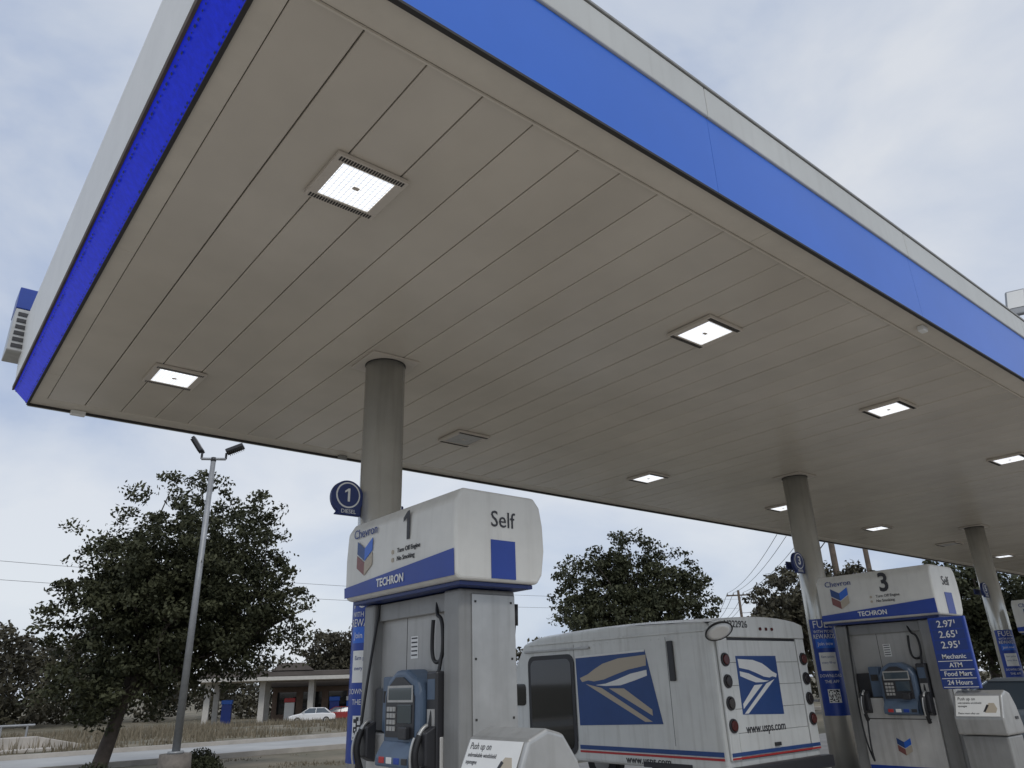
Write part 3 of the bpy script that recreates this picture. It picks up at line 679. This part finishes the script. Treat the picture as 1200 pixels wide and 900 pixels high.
# ---------------------------------------------------------------- price sign
def price():
    e=empty('price_sign',(10.42,4.10,0))
    box(e,'cabinet',(-.03,.03),(-.22,.22),(1.29,2.13),blue,.01)
    box(e,'post',(.031,.07),(-.03,.03),(.15,2.05),galv)
    for i,t in enumerate(('2.97\u00b9','2.65\u00b9','2.95\u00b9')):
        box(e,'digit_window',(-.033,-.0305),(-.19,.19),(1.99-i*.125,2.10-i*.125),inkb); text(e,'digits',t,(-.035,0,2.045-i*.125),.115,'-X',whitel,bold=.001)
    for i,t in enumerate(('Mechanic','ATM','Food Mart','24 Hours')):
        box(e,'service_row',(-.033,-.0305),(-.20,.20),(1.62-i*.10,1.70-i*.10),inkb)
        box(e,'service_rule',(-.034,-.0305),(-.20,.20),(1.605-i*.10,1.613-i*.10),whitel); text(e,'service_text',t,(-.035,0,1.66-i*.10),.075,'-X',whitel,bold=.001)
price()
# ---------------------------------------------------------------- far station building
def station():
    e=empty('gas_station_building',(33,76,gz(33,76))); e.rotation_euler=(0,0,math.radians(-27))
    box(e,'walls',(-2,9),(4,12),(0,3.2),brick,.02)
    box(e,'roof_band',(-2.6,9.6),(3.4,12.4),(3.2,4.0),roofd,.03)
    prism(e,'gable',[(-1.4,-7.1,4.6),(2.4,-7.1,4.6),(1.5,-7.1,5.25),(-.5,-7.1,5.25)],(0,3,0),roofd)
    box(e,'canopy_roof',(-8.5,8.5),(-7,2.6),(4.10,4.55),roofd,.05); box(e,'canopy_soffit',(-8.3,8.3),(-6.8,2.4),(3.72,3.76),fixt)
    box(e,'canopy_stripe',(-8.52,8.52),(-7.03,-7.002),(3.77,4.09),roofl); box(e,'canopy_inner',(-8.4,8.4),(-6.9,2.5),(3.765,4.095),roofl)
    for xx in(-7,-2.2,2.2,7):
        for yy_ in(-5.,.5): box(e,'post',(xx-.25,xx+.25),(yy_-.25,yy_+.25),(0,3.72),roofl)
    for i,xx in enumerate((-5.5,.2,4.4,6)):
        box(e,'fuel_pump',(xx-.45,xx+.45),(-3.,-2.4),(0,1.8),(blue,whitel,blue,fblue)[i],.03); box(e,'pump_head',(xx-.5,xx+.5),(-3.05,-2.35),(1.82,2.2),(fblue,red,fblue,whitel)[i],.03)
    for i in range(4): box(e,'window',(-1.5+i*2.6,.4+i*2.6),(3.97,3.995),(.6,2.7),glass)
    box(e,'door',(8.0,8.8),(3.955,3.968),(0,2.5),glass)
station()
# ---------------------------------------------------------------- culvert
cu=empty('concrete_culvert',(3.6,29.5,0)); 
box(cu,'headwall',(-1.8,.9),(-.15,.15),(0,.42),conc,.03); prism(cu,'wing',[(.9,-.15,0),(.9,-.15,.42),(2.2,-.15,.12),(2.2,-.15,0)],(0,.3,0),conc,.02)
box(cu,'apron',(-1.8,1.4),(-.9,-.16),(.0,.1),conc,.02)
for i in range(4): tube(cu,'rail_post',[(-1.5+i*.7,0,.42),(-1.5+i*.7,0,.75)],.03,galv,False)
tube(cu,'rail',[(-1.7,0,.75),(.8,0,.75)],.035,galv,False)
# ---------------------------------------------------------------- utility poles and wires
def upole(x,y,h):
    z=gz(x,y); e=empty('utility_pole',(x,y,z)); cyl(e,'pole',(0,0,0),(0,0,h),.16,.11,wood,14)
    d=Vector((.65,-.75,0)); a=-d*1.1;b=d*1.1
    prism(e,'crossarm',[(a.x,a.y,h-.5),(b.x,b.y,h-.5),(b.x,b.y,h-.38),(a.x,a.y,h-.38)],(.07,.07,0),wood)
    for k_ in(-1,-.45,.45,1): cyl(e,'insulator',(d.x*k_,d.y*k_,h-.38),(d.x*k_,d.y*k_,h-.2),.04,.03,lgrey,8)
    return z+h
pts=[(30.6,15.9,9.0),(61,41.5,10.2),(92,67,10.5),(-28,39,9.1),(36.5,17.3,8.4)]
zt=[upole(*p) for p in pts]
def wire(a,za,b,zb,sag,off):
    d=Vector((.65,-.75,0))*off; out=[]
    for i in range(17):
        t=i/16; out.append((a[0]+(b[0]-a[0])*t+d.x,a[1]+(b[1]-a[1])*t+d.y,za+(zb-za)*t-sag*4*t*(1-t)))
    return out
pw=empty('power_lines',(0,0,0))
for off in(-1,-.45,.45,1):
    tube(pw,'wire',wire(pts[0],zt[0]-.2,pts[1],zt[1]-.2,.7,off),.014,black,False)
    tube(pw,'wire',wire(pts[1],zt[1]-.2,pts[2],zt[2]-.2,.7,off),.02,black,False)
for dz in(-.5,-1.3):
    tube(pw,'wire',wire(pts[3],zt[3]+dz,pts[1],zt[1]+dz-.3,1.2,0),.009,black,False)
tube(pw,'cable',wire(pts[0],zt[0]-2,pts[1],zt[1]-2,.9,0),.022,black,False)

sc.view_settings.view_transform='Standard'; sc.view_settings.look='None'; sc.view_settings.exposure=0
